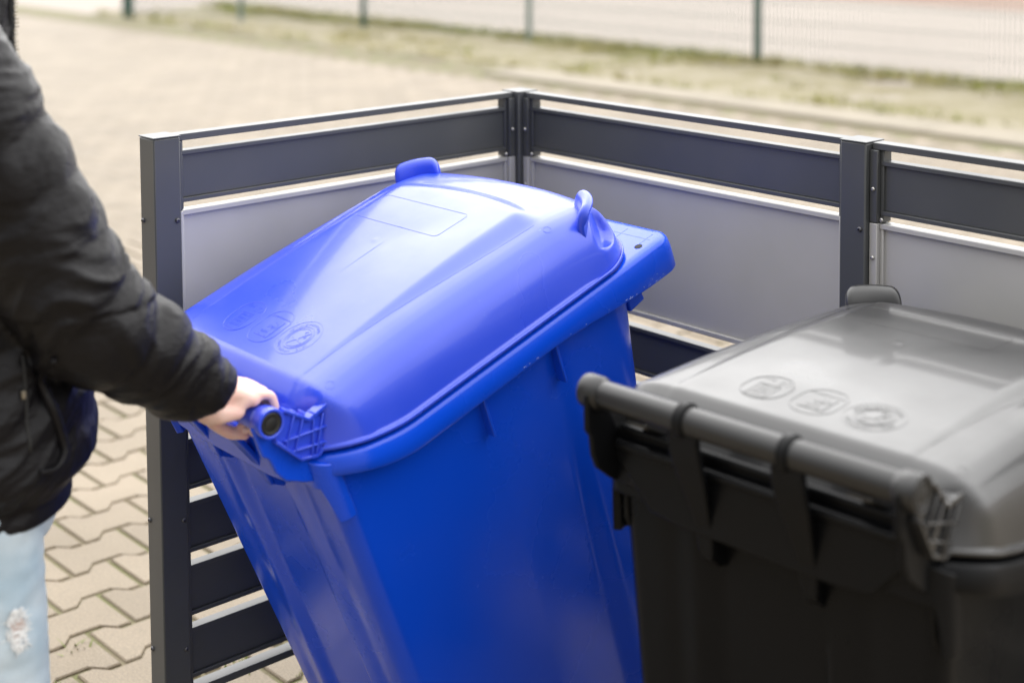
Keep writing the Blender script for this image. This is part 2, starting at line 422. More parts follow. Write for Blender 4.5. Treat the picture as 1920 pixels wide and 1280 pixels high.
def screw(pt, nrm, m, parent, r=0.0052):
    pt = Vector(pt); pt.z -= G; nrm = Vector(nrm)
    mbs = MB()
    prof = [(0.0, -0.001), (0.0015, r), (0.0034, r * 0.85), (0.0042, r * 0.6), (0.0042, r * 0.42), (0.0022, r * 0.38), (0.0022, 0.0002)]
    a = nrm.orthogonal().normalized(); b = nrm.cross(a)
    rs = [[pt + nrm * h + (a * cos(2 * pi * j / 14) + b * sin(2 * pi * j / 14)) * max(rr, .0002) for j in range(14)] for h, rr in prof]
    mbs.rings(rs).build("screw", m, parent, smooth=True)
post(-W, -L1 - W, [((-.048, -L1 - W, -.173), (0, -1, 0)), ((0, -L1 - .010, -.173), (1, 0, 0)), ((-.048, -L1 - W, -.797), (0, -1, 0)), ((0, -L1 - .010, -.797), (1, 0, 0)), ((-.048, -L1 - W, -1.07), (0, -1, 0)), ((0, -L1 - .010, -1.07), (1, 0, 0))])
post(-W, 0, [])
post(L2, 0, [((L2 + W - .012, 0, -.172), (0, -1, 0)), ((L2 + W - .012, 0, -.80), (0, -1, 0))])
post(2 * L2 + W, 0, [])
BOARDS = [(-.036, -.143)] + [(-(10.20 + 2.24 * k) * .06 + .107, -(10.20 + 2.24 * k) * .06) for k in range(5)]
RAILS = [(-.001, -.0145), (-1.171, -1.187)]
SH = (-.159, -.478)
def panel(o, d, n, L):
    """o: inner corner of the run, d: direction of the run, n: outward (away from the bins). depth measured along n"""
    o = Vector(o); d = Vector(d); n = Vector(n)
    M = Matrix(((d.x, n.x, 0, o.x), (d.y, n.y, 0, o.y), (0, 0, 1, -G), (0, 0, 0, 1)))
    r = 0.021; wd = (.019, .0105)
    mbp = MB()
    def c_board(mbb, top, bot, x0, x1, lip=0.009):
        mbb.box((x0, r + 0.007, bot + lip), (x1, r + 0.0095, top - lip), M)
        mbb.box((x0, r, top - lip), (x1, r + 0.026, top), M)
        mbb.box((x0, r, bot), (x1, r + 0.026, bot + lip), M)
    for t, b in BOARDS: c_board(mbp, t, b, 0.020, L - 0.0115)
    for t, b in RAILS: mbp.box((0.004, r - 0.004, b), (L - 0.004, r + 0.028, t), M)
    pn = mbp.build("slat_panel", M_ANTH, enc, bevel=0.0022)
    for s_ in (0, 1):
        x0, x1 = (0.001, 0.019) if s_ == 0 else (L - 0.0105, L - 0.001)
        for (za, zb, m_) in ((-.0148, -.1575, M_ANTH), (-.1585, -.479, M_SILV), (-.480, -1.170, M_ANTH)):
            c = MB(); c.box((x0, r - 0.009, zb), (x1, r + 0.027, za), M)
            xi = x1 if s_ == 0 else x0
            c.box((min(xi, xi + (.0075 if s_ == 0 else -.0075)), r + 0.001, zb + .0005), (max(xi, xi + (.0075 if s_ == 0 else -.0075)), r + 0.0275, za - .0005), M)
            c.build("side_channel", m_, pn, bevel=0.0018)
        xm = (x0 + x1) / 2
        if s_: continue
        for (z, m_) in ((-.091, M_STEEL), (-.226, M_STEEL), (-.62, M_STEEL)):
            pt = M @ Vector((xm, r - 0.009, z + G * 0)); pt.z += G
            screw(pt, -n, m_, pn, 0.0042)
        xx = x1 + .004 if s_ == 0 else x0 - .004
        pt = M @ Vector((xx, r + 0.001, -.1515)); pt.z += G
        screw(pt, -n, M_STEEL, pn, 0.0045)
    sh = MB(); t, b = SH; lip = 0.0105
    sh.box((0.0195, r + 0.008, b + lip), (L - 0.0112, r + 0.0105, t - lip), M)
    sh.box((0.0192, r - 0.001, t - lip), (L - 0.0110, r + 0.027, t), M)
    sh.box((0.0192, r - 0.001, b), (L - 0.0110, r + 0.027, b + lip), M)
    sh.build("infill_sheet", M_SILV, pn, bevel=0.0025)
panel((0, 0, 0), (0, -1, 0), (-1, 0, 0), L1)
panel((0, 0, 0), (1, 0, 0), (0, 1, 0), L2)
panel((L2 + W, 0, 0), (1, 0, 0), (0, 1, 0), L2)

# ------------------------------------------------------------------ wheeled bin (local: x across, y from handle to front, z up)
HW = 0.315
def lid_front_bulge(x, y):
    return 0.050 * (1 - min(1, abs(x) / 0.31) ** 2.2) * sm(0.45, 0.80, y)
GC = (0.268, 0.768)                         # where the grip lips stand (mirrored)
GD = Vector((0.667, 0.745))
SHOULDER = [(0, 0), (.002, .11), (.005, .28), (.009, .44), (.014, .575), (.020, .69), (.028, .79), (.038, .87), (.050, .927), (.064, .962), (.08, .984), (.10, .997), (.12, 1), (.4, 1)]
def edge_rise(y): return .030 * (1 - sm(.05, .24, y))
def lid_h(x, y, d):
    """height of the lid surface at plan position, d = distance in from the outline"""
    cr = .021 * (1 - ((y - .50) / .44) ** 2 * (1 if y < .5 else .20))
    hs_ = lerp(1.000, .993, sm(.10, .72, y)) + cr
    eb = .884 + edge_rise(y)
    z = eb + (hs_ - eb) * interp(SHOULDER, d if y > .17 else max(d, lid_d(x, .17)))
    tp = lerp(0.200, 0.178, sm(.1, .66, y)); ft = lerp(.208, .236, sm(.1, .66, y))     # plateau: top edge and foot of its slope
    ax = abs(x)
    px = 1 - sm(tp, ft, ax)
    fr = .655 + .040 * (1 - (ax / .22) ** 2)
    py = 1 - sm(fr - .012, fr + .042, y)
    plate = lerp(1.001, 1.009, sm(.1, .6, y)) + cr
    z = lerp(z, max(z, plate), px * py)
    # rear fall towards the hinge
    if y < .110: z -= .78 * (sqrt((.110 - y) ** 2 + .003 ** 2) - .003) 
    if y < .17:
        cap = eb + lerp(2.0, 9.0, sm(.06, .168, y)) * d; kk = .012
        z = .5 * (z + cap - sqrt((z - cap) ** 2 + kk * kk * (1 - sm(.12, .168, y)))) if cap < z + .06 else z
    # front falls away a little
    z -= .022 * sm(.66, .84, y)
    # scoop outside each grip lip
    q = Vector((ax - GC[0], y - GC[1])); s_ = q.dot(GD); t = q.dot(Vector((-GD.y, GD.x)))
    if s_ > -.002:
        k = sm(-.002, .010, s_) * (1 - sm(.040, .052, abs(t))) * (1 - sm(.050, .062, s_))
        z = lerp(z, min(z, .915 + .02 * (t / .05) ** 2), k)
    # little moulding dimple
    q2 = (x + .036) ** 2 + (y - .474) ** 2
    z += 0.0010 * exp(-q2 / .00006) - .0007 * exp(-q2 / .0004)
    return z
def lid_d(x, y):
    """approx distance in from the outline"""
    y = y - lid_front_bulge(x, y)
    hx, y0, y1, r = HW, .048, .822, .085
    cx, cy = 0, (y0 + y1) / 2
    if y < cy: r = .105
    qx = abs(x - cx) - (hx - r); qy = abs(y - cy) - ((y1 - y0) / 2 - r)
    return -(sqrt(max(qx, 0) ** 2 + max(qy, 0) ** 2) + min(max(qx, qy), 0) - r)
def lid_z(x, y): return lid_h(x, y, max(0, lid_d(x, y)))

def lid_mesh(m, root):
    y0, y1, R0 = .048, .822, .085
    ds = [0, .001, .002, .004, .006, .008, .010, .0125, .015, .018, .022, .026, .030, .036, .042]
    d = .048
    while d < HW - .004: ds.append(d); d += .0055
    mb = MB(); rs = []
    kw = dict(nc=22, nx=64, ny=110)
    # turned-down lip under the edge
    for (dd, z) in ((.010, .876), (.0015, .8755), (-.003, .8770), (-.0045, .8800), (-.004, .8840), (-.0015, .8850)):
        out = rrect(HW - dd, y0 + dd, y1 - dd, R0 - dd, rb=.105 - dd, **kw)
        rs.append([(x, y + lid_front_bulge(x, y), z + edge_rise(y)) for x, y in out])
    for d in ds:
        out = rrect(HW - d, y0 + d, y1 - d, max(R0 - d, .0015), rb=max(.105 - d, .0015), **kw)
        rs.append([(x, y + lid_front_bulge(x, y), lid_h(x, y + lid_front_bulge(x, y), d)) for x, y in out])
    # close the remaining spine
    mb.rings(rs, cap=False)
    n = len(rs[0]); base = (len(rs) - 1) * n
    nc, nx, ny = kw['nc'], kw['nx'], kw['ny']
    mb.f.append(tuple(base + j for j in range(n)))
    o = mb.build("lid", m, root, smooth='all')
    return o

def on_lid(pts, h): return [(x, y, lid_z(x, y) + h) for x, y in pts]

def emboss_line(mb, pts, r=.0007, closed=True, n=5):
    P = on_lid(pts + ([pts[0]] if closed else []), r * .35)
    mb.tube(P, r, n)

def emboss_text(mb, txt, size, cx, cy, ang=0, arc=None, h=.0004):
    """raised lettering on the lid, read from the front of the bin"""
    cu = bpy.data.curves.new("t", 'FONT'); cu.body = txt; cu.size = size; cu.align_x = 'CENTER'; cu.align_y = 'CENTER'; cu.resolution_u = 2; cu.offset = .00012
    cu.extrude = h / 2
    to = bpy.data.objects.new("t", cu); S.collection.objects.link(to)
    dg = bpy.context.evaluated_depsgraph_get(); me = to.evaluated_get(dg).to_mesh()
    vs = []
    for v in me.vertices:
        u, w, hh = v.co.x, v.co.y, v.co.z
        if arc:
            R_, a0, sg = arc                    # letters follow a circle of radius R_, centred at angle a0
            a = a0 - sg * u / R_; rr = R_ + sg * w
            u2, w2 = rr * cos(a), rr * sin(a)
        else:
            u2, w2 = u * cos(ang) - w * sin(ang), u * sin(ang) + w * cos(ang)
        x, y = cx - u2, cy - w2                 # upside down as seen from the handle
        vs.append((x, y, lid_z(x, y) + hh + h * .35))
    mb.add(vs, [tuple(p.vertices) for p in me.polygons])
    to.evaluated_get(dg).to_mesh_clear(); bpy.data.objects.remove(to); bpy.data.curves.remove(cu)

def circ(cx, cy, r, n=56, a0=0, a1=2 * pi, ry=None):
    return [(cx + r * cos(a0 + (a1 - a0) * i / n), cy + (ry or r) * sin(a0 + (a1 - a0) * i / n)) for i in range(n if a1 - a0 > 6.2 else n + 1)]
def flat_patch(mb, poly, h=.0006):
    n = len(poly); P = on_lid(poly, h); Q = on_lid(poly, -.0005)
    mb.add(P + Q, [tuple(range(n))] + [(i, (i + 1) % n, n + (i + 1) % n, n + i) for i in range(n)])

def lid_marks(m, lid):
    # no-ashes ring
    mb = MB(); cx, cy = .099, .186
    emboss_line(mb, circ(cx, cy, .046), .00038)
    emboss_line(mb, circ(cx, cy, .0300), .00055); emboss_line(mb, circ(cx, cy, .0245), .00055)
    emboss_text(mb, "HEISSE ASCHE EINFÜLLEN", .0078, cx, cy, arc=(.0378, radians(-75), -1))
    emboss_text(mb, "KEINE", .0078, cx, cy, arc=(.0378, radians(152), 1))
    emboss_text(mb, "NO HOT ASHES", .0078, cx, cy, arc=(.0378, radians(72), 1))
    # slash and smoking cigarette
    a = radians(52); ux, uy = cos(a), sin(a)
    flat_patch(mb, [(cx + ux * .024 - uy * .0028, cy + uy * .024 + ux * .0028), (cx - ux * .024 - uy * .0028, cy - uy * .024 + ux * .0028),
                    (cx - ux * .024 + uy * .0028, cy - uy * .024 - ux * .0028), (cx + ux * .024 + uy * .0028, cy + uy * .024 - ux * .0028)], .0006)
    flat_patch(mb, [(cx - .018, cy - .004), (cx - .0175, cy + .001), (cx + .006, cy - .003), (cx + .006, cy - .008)], .0005)
    flat_patch(mb, [(cx + .007, cy - .009), (cx + .007, cy - .004), (cx + .018, cy - .008), (cx + .0175, cy - .0105)], .0005)
    emboss_line(mb, [(cx + .006 + .004 * sin(i * .8), cy + .004 + i * .0018) for i in range(9)], .0006, False)
    emboss_line(mb, [(cx + .013 + .003 * sin(i * .9), cy + .002 + i * .0018) for i in range(8)], .0006, False)
    mb.build("ash_warning_mark", m, lid)
    # maker's oval with square of dots
    mb = MB(); cx, cy = .006, .186
    def rr(hx, hy, r, n=8):
        return [(cx + p[0], cy + p[1]) for p in rrect(hx, -hy, hy, r, nc=n, nx=4, ny=4)]
    emboss_line(mb, rr(.037, .045, .032), .0005)
    emboss_text(mb, "www.europlast.at", .0084, cx, cy + .026)
    emboss_line(mb, [(cx + .022, cy + .018), (cx + .022, cy - .027), (cx - .020, cy - .027)][::-1], .0006, False)
    emboss_line(mb, [(cx + .022, cy - .027), (cx - .020, cy - .027)], .0006, False)
    emboss_text(mb, "euro", .0130, cx - .002, cy - .015); emboss_text(mb, "plast", .0130, cx + .004, cy - .001)
    for k in range(12):
        if k in (0, 1, 11, 2): continue
        a = 2 * pi * k / 12; flat_patch(mb, circ(cx + .002 - .019 * cos(a), cy - .007 + .019 * sin(a), .0014, 8), .0005)
    mb.build("maker_mark", m, lid)
    # conformity oval
    mb = MB(); cx, cy = -.086, .186
    emboss_line(mb, [(cx + p[0], cy + p[1]) for p in rrect(.037, -.043, .043, .035, nc=10, nx=3, ny=3)], .0006)
    emboss_text(mb, "CE", .021, cx + .017, cy + .026); emboss_text(mb, "RAL", .013, cx - .016, cy + .030)
    emboss_line(mb, [(cx - .018, cy + .010), (cx + .018, cy + .010), (cx + .018, cy - .036), (cx - .018, cy - .036)], .0005)
    for i in range(4):                      # rows too worn to read
        x_ = -.014
        while x_ < .012:
            w_ = .0022 + .0022 * ((i * 7 + int(x_ * 900)) % 3); yy_ = cy + .004 - i * .0095
            flat_patch(mb, [(cx + x_, yy_ - .0026), (cx + x_ + w_, yy_ - .0026), (cx + x_ + w_, yy_ + .0026), (cx + x_, yy_ + .0026)], .0004); x_ += w_ + .0014
    mb.build("conformity_mark", m, lid)
    # fine engraved outlines: plate edge, label field, ejector marks
    mb = MB()
    for sx in (-1, 1):
        emboss_line(mb, [(sx * (lerp(0.205, 0.233, sm(.1, .66, y_))), y_) for y_ in [.12 + .54 * i / 30 for i in range(31)]], .0004, False)
    lab = [(-.178 + p[0] + .135, .575 + p[1]) for p in rrect(.135, -.045, .045, .012, nc=5, nx=8, ny=4)]
    emboss_line(mb, lab, .0004)
    for (cx, cy) in ((.262, .665), (.268, .128), (-.262, .665)): emboss_line(mb, circ(cx, cy, .008, 20), .0003)
    mb.build("moulded_lines", m, lid)

def grip(m, lid, sx):
    """curled lip one pulls the lid up by"""
    rs = []; nu = 14
    base = lid_z(GC[0] - .02, GC[1] - .03) - .052
    W2 = .052
    for i in range(nu + 1):
        t = -1 + 2 * i / nu
        hw = t * W2; h = .076 * (1 - 0.03 * t * t - 0.20 * (max(0, abs(t) - .72) / .28) ** 2)
        prof = []
        # closed profile in (s: outward, z)
        th = .0135 * (1 - .30 * abs(t) ** 6)
        for (s0, z0) in ((-.018, 0), (-.021, .3), (-.0195, .55), (-.013, .78), (-.003, .93), (.009, 1.0), (.020, .975), (.027, .90), (.026, .82), (.018, .77), (.009, .68), (.004, .5), (.003, .25), (.004, 0)):
            prof.append((s0 * (th / .011), base + z0 * h))
        ring = []
        for s_, z in prof:
            p = Vector(GC) + GD * (s_ * .62 - .004 - .012 * t * t) + Vector((-GD.y, GD.x)) * hw
            ring.append((sx * p.x, p.y, z))
        rs.append(ring)
    o = MB().rings(rs).build("lid_grip", m, lid, smooth='all')
    md = o.modifiers.new("sub", 'SUBSURF'); md.levels = 2; md.render_levels = 2
    return o

def body_half_profile(z):
    """(half width, rear y, front y, corner radius) of the bin body at height z"""
    t = (z - .05) / .80
    return lerp(.238, .280, t), lerp(.112, .064, t), lerp(.740, .848, t), lerp(.060, .075, t)

def make_bin(m, mb_, mcap, loc, rot, label, group):
    root = empty("wheeled_bin", loc, rot)
    tagp(root, label, "bin", group)
    # ---- body shell
    zs = [-.078, -.072, -.06] + [-.06 + .92 * i / 48 for i in range(1, 49)]
    rs = []
    for z in zs:
        hx, y0, y1, r = body_half_profile(max(z, -.072))
        if z < -.073: hx -= .012; y0 += .012; y1 -= .012
        out = rrect(hx, y0, y1, r, nc=10, nx=60, ny=72, rb=.032)
        ring = []
        for x, y in out:
            dx = dy = 0
            # side walls: shallow raised field that widens downwards, with soft creases
            if abs(x) > hx - .004:
                D = .004 + .020 * (1 - sm(.30, .76, z))
                k = min(1, max(0, (y - .408) / .170)); k = k * (.75 + .25 * k)
                k *= (1 - sm(.578, .625, y)) * (1 - sm(.74, .80, z))
                dx = -math.copysign(D * k, x)
            # rear wall: a wide channel between the straps, two narrow flutes beside it
            if y < y0 + .004:
                k = sm(-.135, -.085, x) * (1 - sm(.088, .098, x))
                k2 = exp(-((abs(x) - .165) / .022) ** 2)
                dy = (.014 * k + .003 * k2) * (1 - sm(.80, .86, z))
            if y > y1 - .004:
                dy = -.010 * sm(.2, .12, abs(x)) * (1 - sm(.74, .8, z))
            ring.append((x + dx, y + dy, z))
        rs.append(ring)
    mb = MB().rings(rs, cap=False)
    n = len(rs[0]); mb.f.append(tuple(range(n))[::-1])
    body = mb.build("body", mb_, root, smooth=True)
    # inside wall so the shell has thickness at the mouth
    # ---- rim: band round the mouth with the wide lifting comb at the front
    def rim_ring(off, z, lo=0):
        out = rrect(.3195 + off, .040 - off, .926 + off, .036, nc=12, nx=40, ny=60, rb=.105)
        res = []
        for x, y in out:
            zz = z
            if lo: zz = z + .010 * (1 - sm(.05, .20, y)) - .022 * sm(.55, .86, y)
            # front corners of the comb are nearly square, rear corners rounder
            if y < .15 and abs(x) > .2:
                pass
            res.append((x, y, zz + edge_rise(y)))
        return res
    hx, y0, y1, r = body_half_profile(.85)
    inner = lambda z, o_=0: [(x, y, z + edge_rise(y) * .5) for x, y in rrect(hx + o_, y0 - o_, y1 + o_, r, nc=12, nx=40, ny=60, rb=.032)]
    rings = [inner(.838), rim_ring(-.010, .836), rim_ring(-.0035, .822, 1), rim_ring(0, .8205, 1), rim_ring(.002, .824, 1), rim_ring(.0015, .845), rim_ring(-.0005, .861), rim_ring(-.003, .8665), rim_ring(-.008, .869),
             [(x, y, .8695 + edge_rise(y)) for x, y in rrect(.298, .070, .905, .04, nc=12, nx=40, ny=60, rb=.085)], inner(.8695, -.004), inner(.845, -.004)]
    rmb = MB().rings(rings, cap=False); n0 = len(rmb.f)
    # stress-whitened nicks where the comb has been lifted and knocked, part of the rim's own skin
    rn = random.Random(5 if m is M_BLUE else 9)
    for i in range(26):
        y = min(.875, max(.40, rn.choice([rn.uniform(.45, .87), rn.gauss(.84, .03)])))
        z = .8250 - .022 * sm(.55, .86, y) + abs(rn.gauss(0, .0022)) + (rn.random() < .12) * rn.uniform(.004, .018)
        l = rn.uniform(.0006, .0034); h_ = rn.uniform(.0003, .0008); sk_ = rn.uniform(-.001, .001); xo = .3195 + .0023
        rmb.add([(xo, y - l, z - h_), (xo, y + l * .6, z - h_ * .3 + sk_), (xo, y + l, z + h_ + sk_), (xo, y - l * .3, z + h_)], [(0, 1, 2, 3)])
    rim = rmb.build("rim", mb_, root, smooth=True)
    rim.data.materials.append(M_NICK)
    for i in range(n0, len(rim.data.polygons)): rim.data.polygons[i].material_index = 1
    # comb flange: ribs lightly standing on the front flange and a drain hole at each corner
    mb = MB()
    for k in range(9):
        x = -.28 + .07 * k
        mb.box((x, .862, .8690), (x + .0010, .905, .86985))
    mb.box((-.29, .884, .8690), (.29, .885, .86982))
    mb.build("comb_ribs", mb_, rim)
    for sx in (-1, 1):
        c = (sx * .286, .855); rr = [[(c[0] + q * cos(a * pi / 12), c[1] + q * sin(a * pi / 12), z) for a in range(24)] for q, z in ((.0085, .8697), (.0080, .8702), (.0062, .8700), (.0058, .8699))]
        MB().rings(rr, cap=False).add([(c[0] + .006 * cos(a * pi / 12), c[1] + .006 * sin(a * pi / 12), .8701) for a in range(24)], [tuple(range(24))]).build("drain_hole", M_RUB, rim)
    # gussets and hanging ribs under the rim
    for sx in (-1, 1):
        for y, zl in ((.398, .724), (.588, .722)):
            hx2 = body_half_profile(.78)[0]
            xa, xb = sx * (hx2 - .012), sx * (hx2 + .018)
            MB().prism([(y - .003, .83), (y + .003, .83), (y + .003, zl), (y - .003, zl)], 'x', min(xa, xb), max(xa, xb)).build("rim_rib", mb_, body, bevel=.002)
        MB().prism([(.82, .83), (.885, .83), (.866, .785), (.860, .770), (.866, .735), (.82, .730)], 'x', min(sx * .222, sx * .252), max(sx * .222, sx * .252)).build("rim_gusset", mb_, body, bevel=.004)
    # ---- rear: skirt, straps, wings
    zc = 1.007
    mb = MB()
    sk = [(-.258, .905), (-.225, .872), (-.19, .835), (-.13, .828), (.125, .828), (.19, .835), (.225, .872), (.258, .905), (.262, .93), (-.262, .93)]
    mb.prism(sk, 'y', .034, .044)
    mb.build("rear_skirt", mb_, body, bevel=.003)
    mb = MB()
    # the rolled rear lip below the lid, two soft steps
    for (yy, z0_, rr_) in ((.030, .926, .0075), (.040, .948, .0065)):
        mb.tube([(-.250, yy, z0_), (0, yy, z0_), (.250, yy, z0_)], rr_, 12)
    mb.box((-.268, .040, .86), (.268, .060, .945))
    mb.build("rear_lip", mb_, body, bevel=.003)
    for x in (-.094, .084):
        mb = MB(); st = [(-.010, zc + .004, .024, .014), (-.016, .985, .026, .012), (-.010, .955, .027, .010), (.002, .925, .025, .010), (.014, .895, .021, .010), (.026, .862, .017, .010), (.036, .835, .015, .010), (.040, .806, .014, .010), (.044, .790, .010, .008)]
        mb.rings([[(x + 2 * .002 + sx * hw_, y_ + (0 if k_ else th_), z_ + (0 if k_ else th_ * .3)) for sx, k_ in ((-1, 0), (1, 0), (1, 1), (-1, 1))] for y_, z_, hw_, th_ in st])
        mb.build("handle_strap", mb_, body, bevel=.003, seg=3)
        MB().prism([(.030, .86), (.10, .86), (.10, .765), (.066, .775), (.048, .79)], 'x', x - .010, x + .012).build("strap_fin", mb_, body, bevel=.002)
        ring = MB(); ring.tube([(x - .010, 0, zc), (x - .006, 0, zc), (x + .006, 0, zc), (x + .010, 0, zc)], [.0212, .0262, .0262, .0212], 28)
        ring.build("handle_collar", mb_, body, smooth=True)
    for sx in (-1, 1):
        mb = MB()
        poly = [(-.0285, zc + .004), (-.027, .955), (-.018, .945), (-.014, .915), (-.004, .893), (.028, .868), (.060, .850), (.064, .795), (.072, .778), (.090, .776), (.096, .80), (.100, .85), (.080, .90), (.045, .935), (.018, .985)]
        mb.prism(poly, 'x', min(sx * .2575, sx * .268), max(sx * .2575, sx * .268))
        mb.build("handle_bracket", mb_, body, bevel=.0035, seg=3)
        # reinforcing band that wraps the rear corner below the rim and ends in a strap on the side wall
        mb = MB(); bx0, by0, by1, br_ = body_half_profile(.84); bx0 += .012; by0 = .042; R3 = .034; rs3 = []
        for i in range(25):
            tt = i / 24
            if tt < .45: px_, py_, nx_, ny_ = sx * lerp(.155, bx0 - R3, tt / .45), by0, 0, -1
            elif tt < .85:
                aa = (tt - .45) / .4 * pi / 2; nx_, ny_ = sx * sin(aa), -cos(aa); px_, py_ = sx * (bx0 - R3 + R3 * sin(aa)), by0 + R3 - R3 * cos(aa)
            else: px_, py_, nx_, ny_ = sx * bx0, by0 + R3 + (tt - .85) * .06, sx, 0
            zb = .842 - .072 * sm(.60, .66, tt) + .02 * (1 - sm(.0, .1, tt))
            zt = .925 - .05 * tt; dy_ = (.85 - zb) * .06
            rs3.append([(px_, py_, zt), (px_, py_ + dy_, zb), (px_ - nx_ * .014, py_ - ny_ * .014 + dy_, zb), (px_ - nx_ * .014, py_ - ny_ * .014, zt)])
        mb.rings(rs3).build("corner_bracket", mb_, body, bevel=.003, seg=2)
    # ---- handle tube with end caps
    mb = MB(); mb.tube([(-.262, 0, zc), (-.255, 0, zc), (.255, 0, zc), (.262, 0, zc)], [.0198, .0208, .0208, .0198], 32)
    hm_ = m if m is M_BLUE else M_BLACK_GRIP
    handle = mb.build("handle", hm_, root, smooth=True)
    for sx in (-1, 1):
        e = MB(); e.lathe_x([(sx * .250, .0212), (sx * .256, .0252), (sx * .281, .0258), (sx * .2838, .0248), (sx * .2845, .0222), (sx * .2830, .0200), (sx * .276, .0194)], 0, zc, 36)
        e.build("handle_end", hm_, handle, smooth=True)
        c = MB(); c.lathe_x([(sx * .268, .0190), (sx * .2815, .0190), (sx * .2832, .0178), (sx * .2834, .0160), (sx * .2826, .0150), (sx * .2826, .0095), (sx * .2832, .0080), (sx * .2832, .001)], 0, zc, 32)
        c.build("end_cap", mcap, handle, smooth=True)
    # ---- lid
    lid = lid_mesh(m, root)
    grip(m, lid, -1); grip(m, lid, 1)
    lid_marks(m, lid)
    # lattice hinge arms of the lid at both handle ends
    for sx in (-1, 1):
        mb = MB(); xa, xb = sx * .262, sx * .283
        x0, x1 = min(xa, xb), max(xa, xb)
        P = {'a': (.024, zc - .012), 'b': (-.002, zc - .034), 'c': (.030, .918), 'd': (.062, .905), 'e': (.112, .930), 'f': (.108, .958), 'g': (.138, .982), 'h': (.066, .972), 'i': (.030, zc + .006)}
        def strip(p, q, w=.0022):
            d = Vector((q[0] - p[0], q[1] - p[1])).normalized(); nn = Vector((-d.y, d.x)) * w
            mb.prism([(p[0] - nn.x, p[1] - nn.y), (q[0] - nn.x, q[1] - nn.y), (q[0] + nn.x, q[1] + nn.y), (p[0] + nn.x, p[1] + nn.y)], 'x', x0, x1)
        seq = 'bcdefghi'
        for u, v in zip(seq, seq[1:]): strip(P[u], P[v], .0026 if (u, v) != ('g', 'h') else .0034)
        # back web, recessed, and the ribs that cross it
        web = [P[k] for k in 'bcdefhi']
        mb.prism(web, 'x', x0 + (.0 if sx > 0 else .006), x1 - (.006 if sx > 0 else .0))
        A0, A1 = Vector(P['i']), Vector(P['f']); B0, B1 = Vector(P['b']), Vector(P['d'])
        for t in (.22, .42, .62, .82):
            a = A0.lerp(A1, t); b = Vector(P['c']).lerp(Vector(P['d']), t) if t > .5 else B0.lerp(Vector(P['c']), t * 1.7)
            strip(a, b, .0016)
        strip((.012, .965), (.105, .940), .0017); strip((.020, .940), (.085, .918), .0017)
        mb.build("hinge_arm", m, lid, bevel=.0009, seg=1)
    # mid hinge knuckles of the lid on the handle side
    for x in (-.19, .19):
        MB().prism([(.0, .975), (.02, .965), (.07, .94), (.08, .96), (.045, .985), (.012, .99)], 'x', x - .02, x + .02).build("hinge_knuckle", m, lid, bevel=.004)
    # ---- wheels and axle
    ax = MB(); ax.tube([(-.235, .176, -.006), (.235, .176, -.006)], .011, 14); ax.build("axle", M_STEEL, root, smooth=True)
    for sx in (-1, 1): MB().box((min(sx * .165, sx * .215), .140, -.030), (max(sx * .165, sx * .205), .240, .060)).build("axle_housing", m, body, bevel=.008)
    for sx in (-1, 1):
        w = MB(); prof = [(.215, .060), (.218, .071), (.226, .076), (.256, .076), (.262, .071), (.265, .060)]
        w.rings([[(sx * xx, .176 + rr_ * cos(2 * pi * j / 40), -.006 + rr_ * sin(2 * pi * j / 40)) for j in range(40)] for xx, rr_ in prof], cap=True)
        wh = w.build("wheel", M_RUB, root, smooth=True)
        hb = MB(); prof = [(.2655, .058), (.260, .050), (.260, .026), (.268, .020), (.269, .001)]
        hb.rings([[(sx * xx, .176 + rr_ * cos(2 * pi * j / 30), -.006 + rr_ * sin(2 * pi * j / 30)) for j in range(30)] for xx, rr_ in prof], cap=False)
        hb.build("hub", mcap, wh, smooth=True)
    return root

blue = make_bin(M_BLUE, M_BLUE_BODY, M_CAP, (0.376, -0.797, -1.321), (0.339, 0, -0.011), "glossy blue wheeled bin tilted back by its handle in front of the grey panels", "wheeled bins inside the enclosure")
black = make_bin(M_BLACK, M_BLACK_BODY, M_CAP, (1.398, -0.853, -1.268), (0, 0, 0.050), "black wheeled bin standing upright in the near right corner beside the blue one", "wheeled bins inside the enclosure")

# ------------------------------------------------------------------ the person holding the blue bin's handle
def fuse(mb, name, m, parent, voxel, iters, disp=None):
    """union of overlapping closed shapes as one smooth continuous skin"""
    o = mb.build(name + "_raw", None, None)
    r = o.modifiers.new("r", 'REMESH'); r.mode = 'VOXEL'; r.voxel_size = voxel
    s_ = o.modifiers.new("s", 'SMOOTH'); s_.factor = 0.5; s_.iterations = iters
    dg = bpy.context.evaluated_depsgraph_get(); dg.update()
    me = bpy.data.meshes.new_from_object(o.evaluated_get(dg))
    bpy.data.objects.remove(o)
    me.name = name
    if disp:
        ns = [v.normal.copy() for v in me.vertices]
        for v, n_ in zip(me.vertices, ns): v.co += n_ * disp(v.co, n_)
    me.materials.clear(); me.materials.append(m)
    for p in me.polygons: p.use_smooth = True
    ob = bpy.data.objects.new(name, me); link(ob, parent)
    return ob
def ellipsoid(mb, c, r, M=None, n=18):
    c = Vector(c); rs = []
    for i in range(1, n):
        a = pi * i / n
        ring = [Vector((r[0] * sin(a) * cos(2 * pi * j / n), r[1] * sin(a) * sin(2 * pi * j / n), r[2] * cos(a))) for j in range(n)]
        rs.append([c + (M @ p if M else p) for p in ring])
    mb.rings(rs)
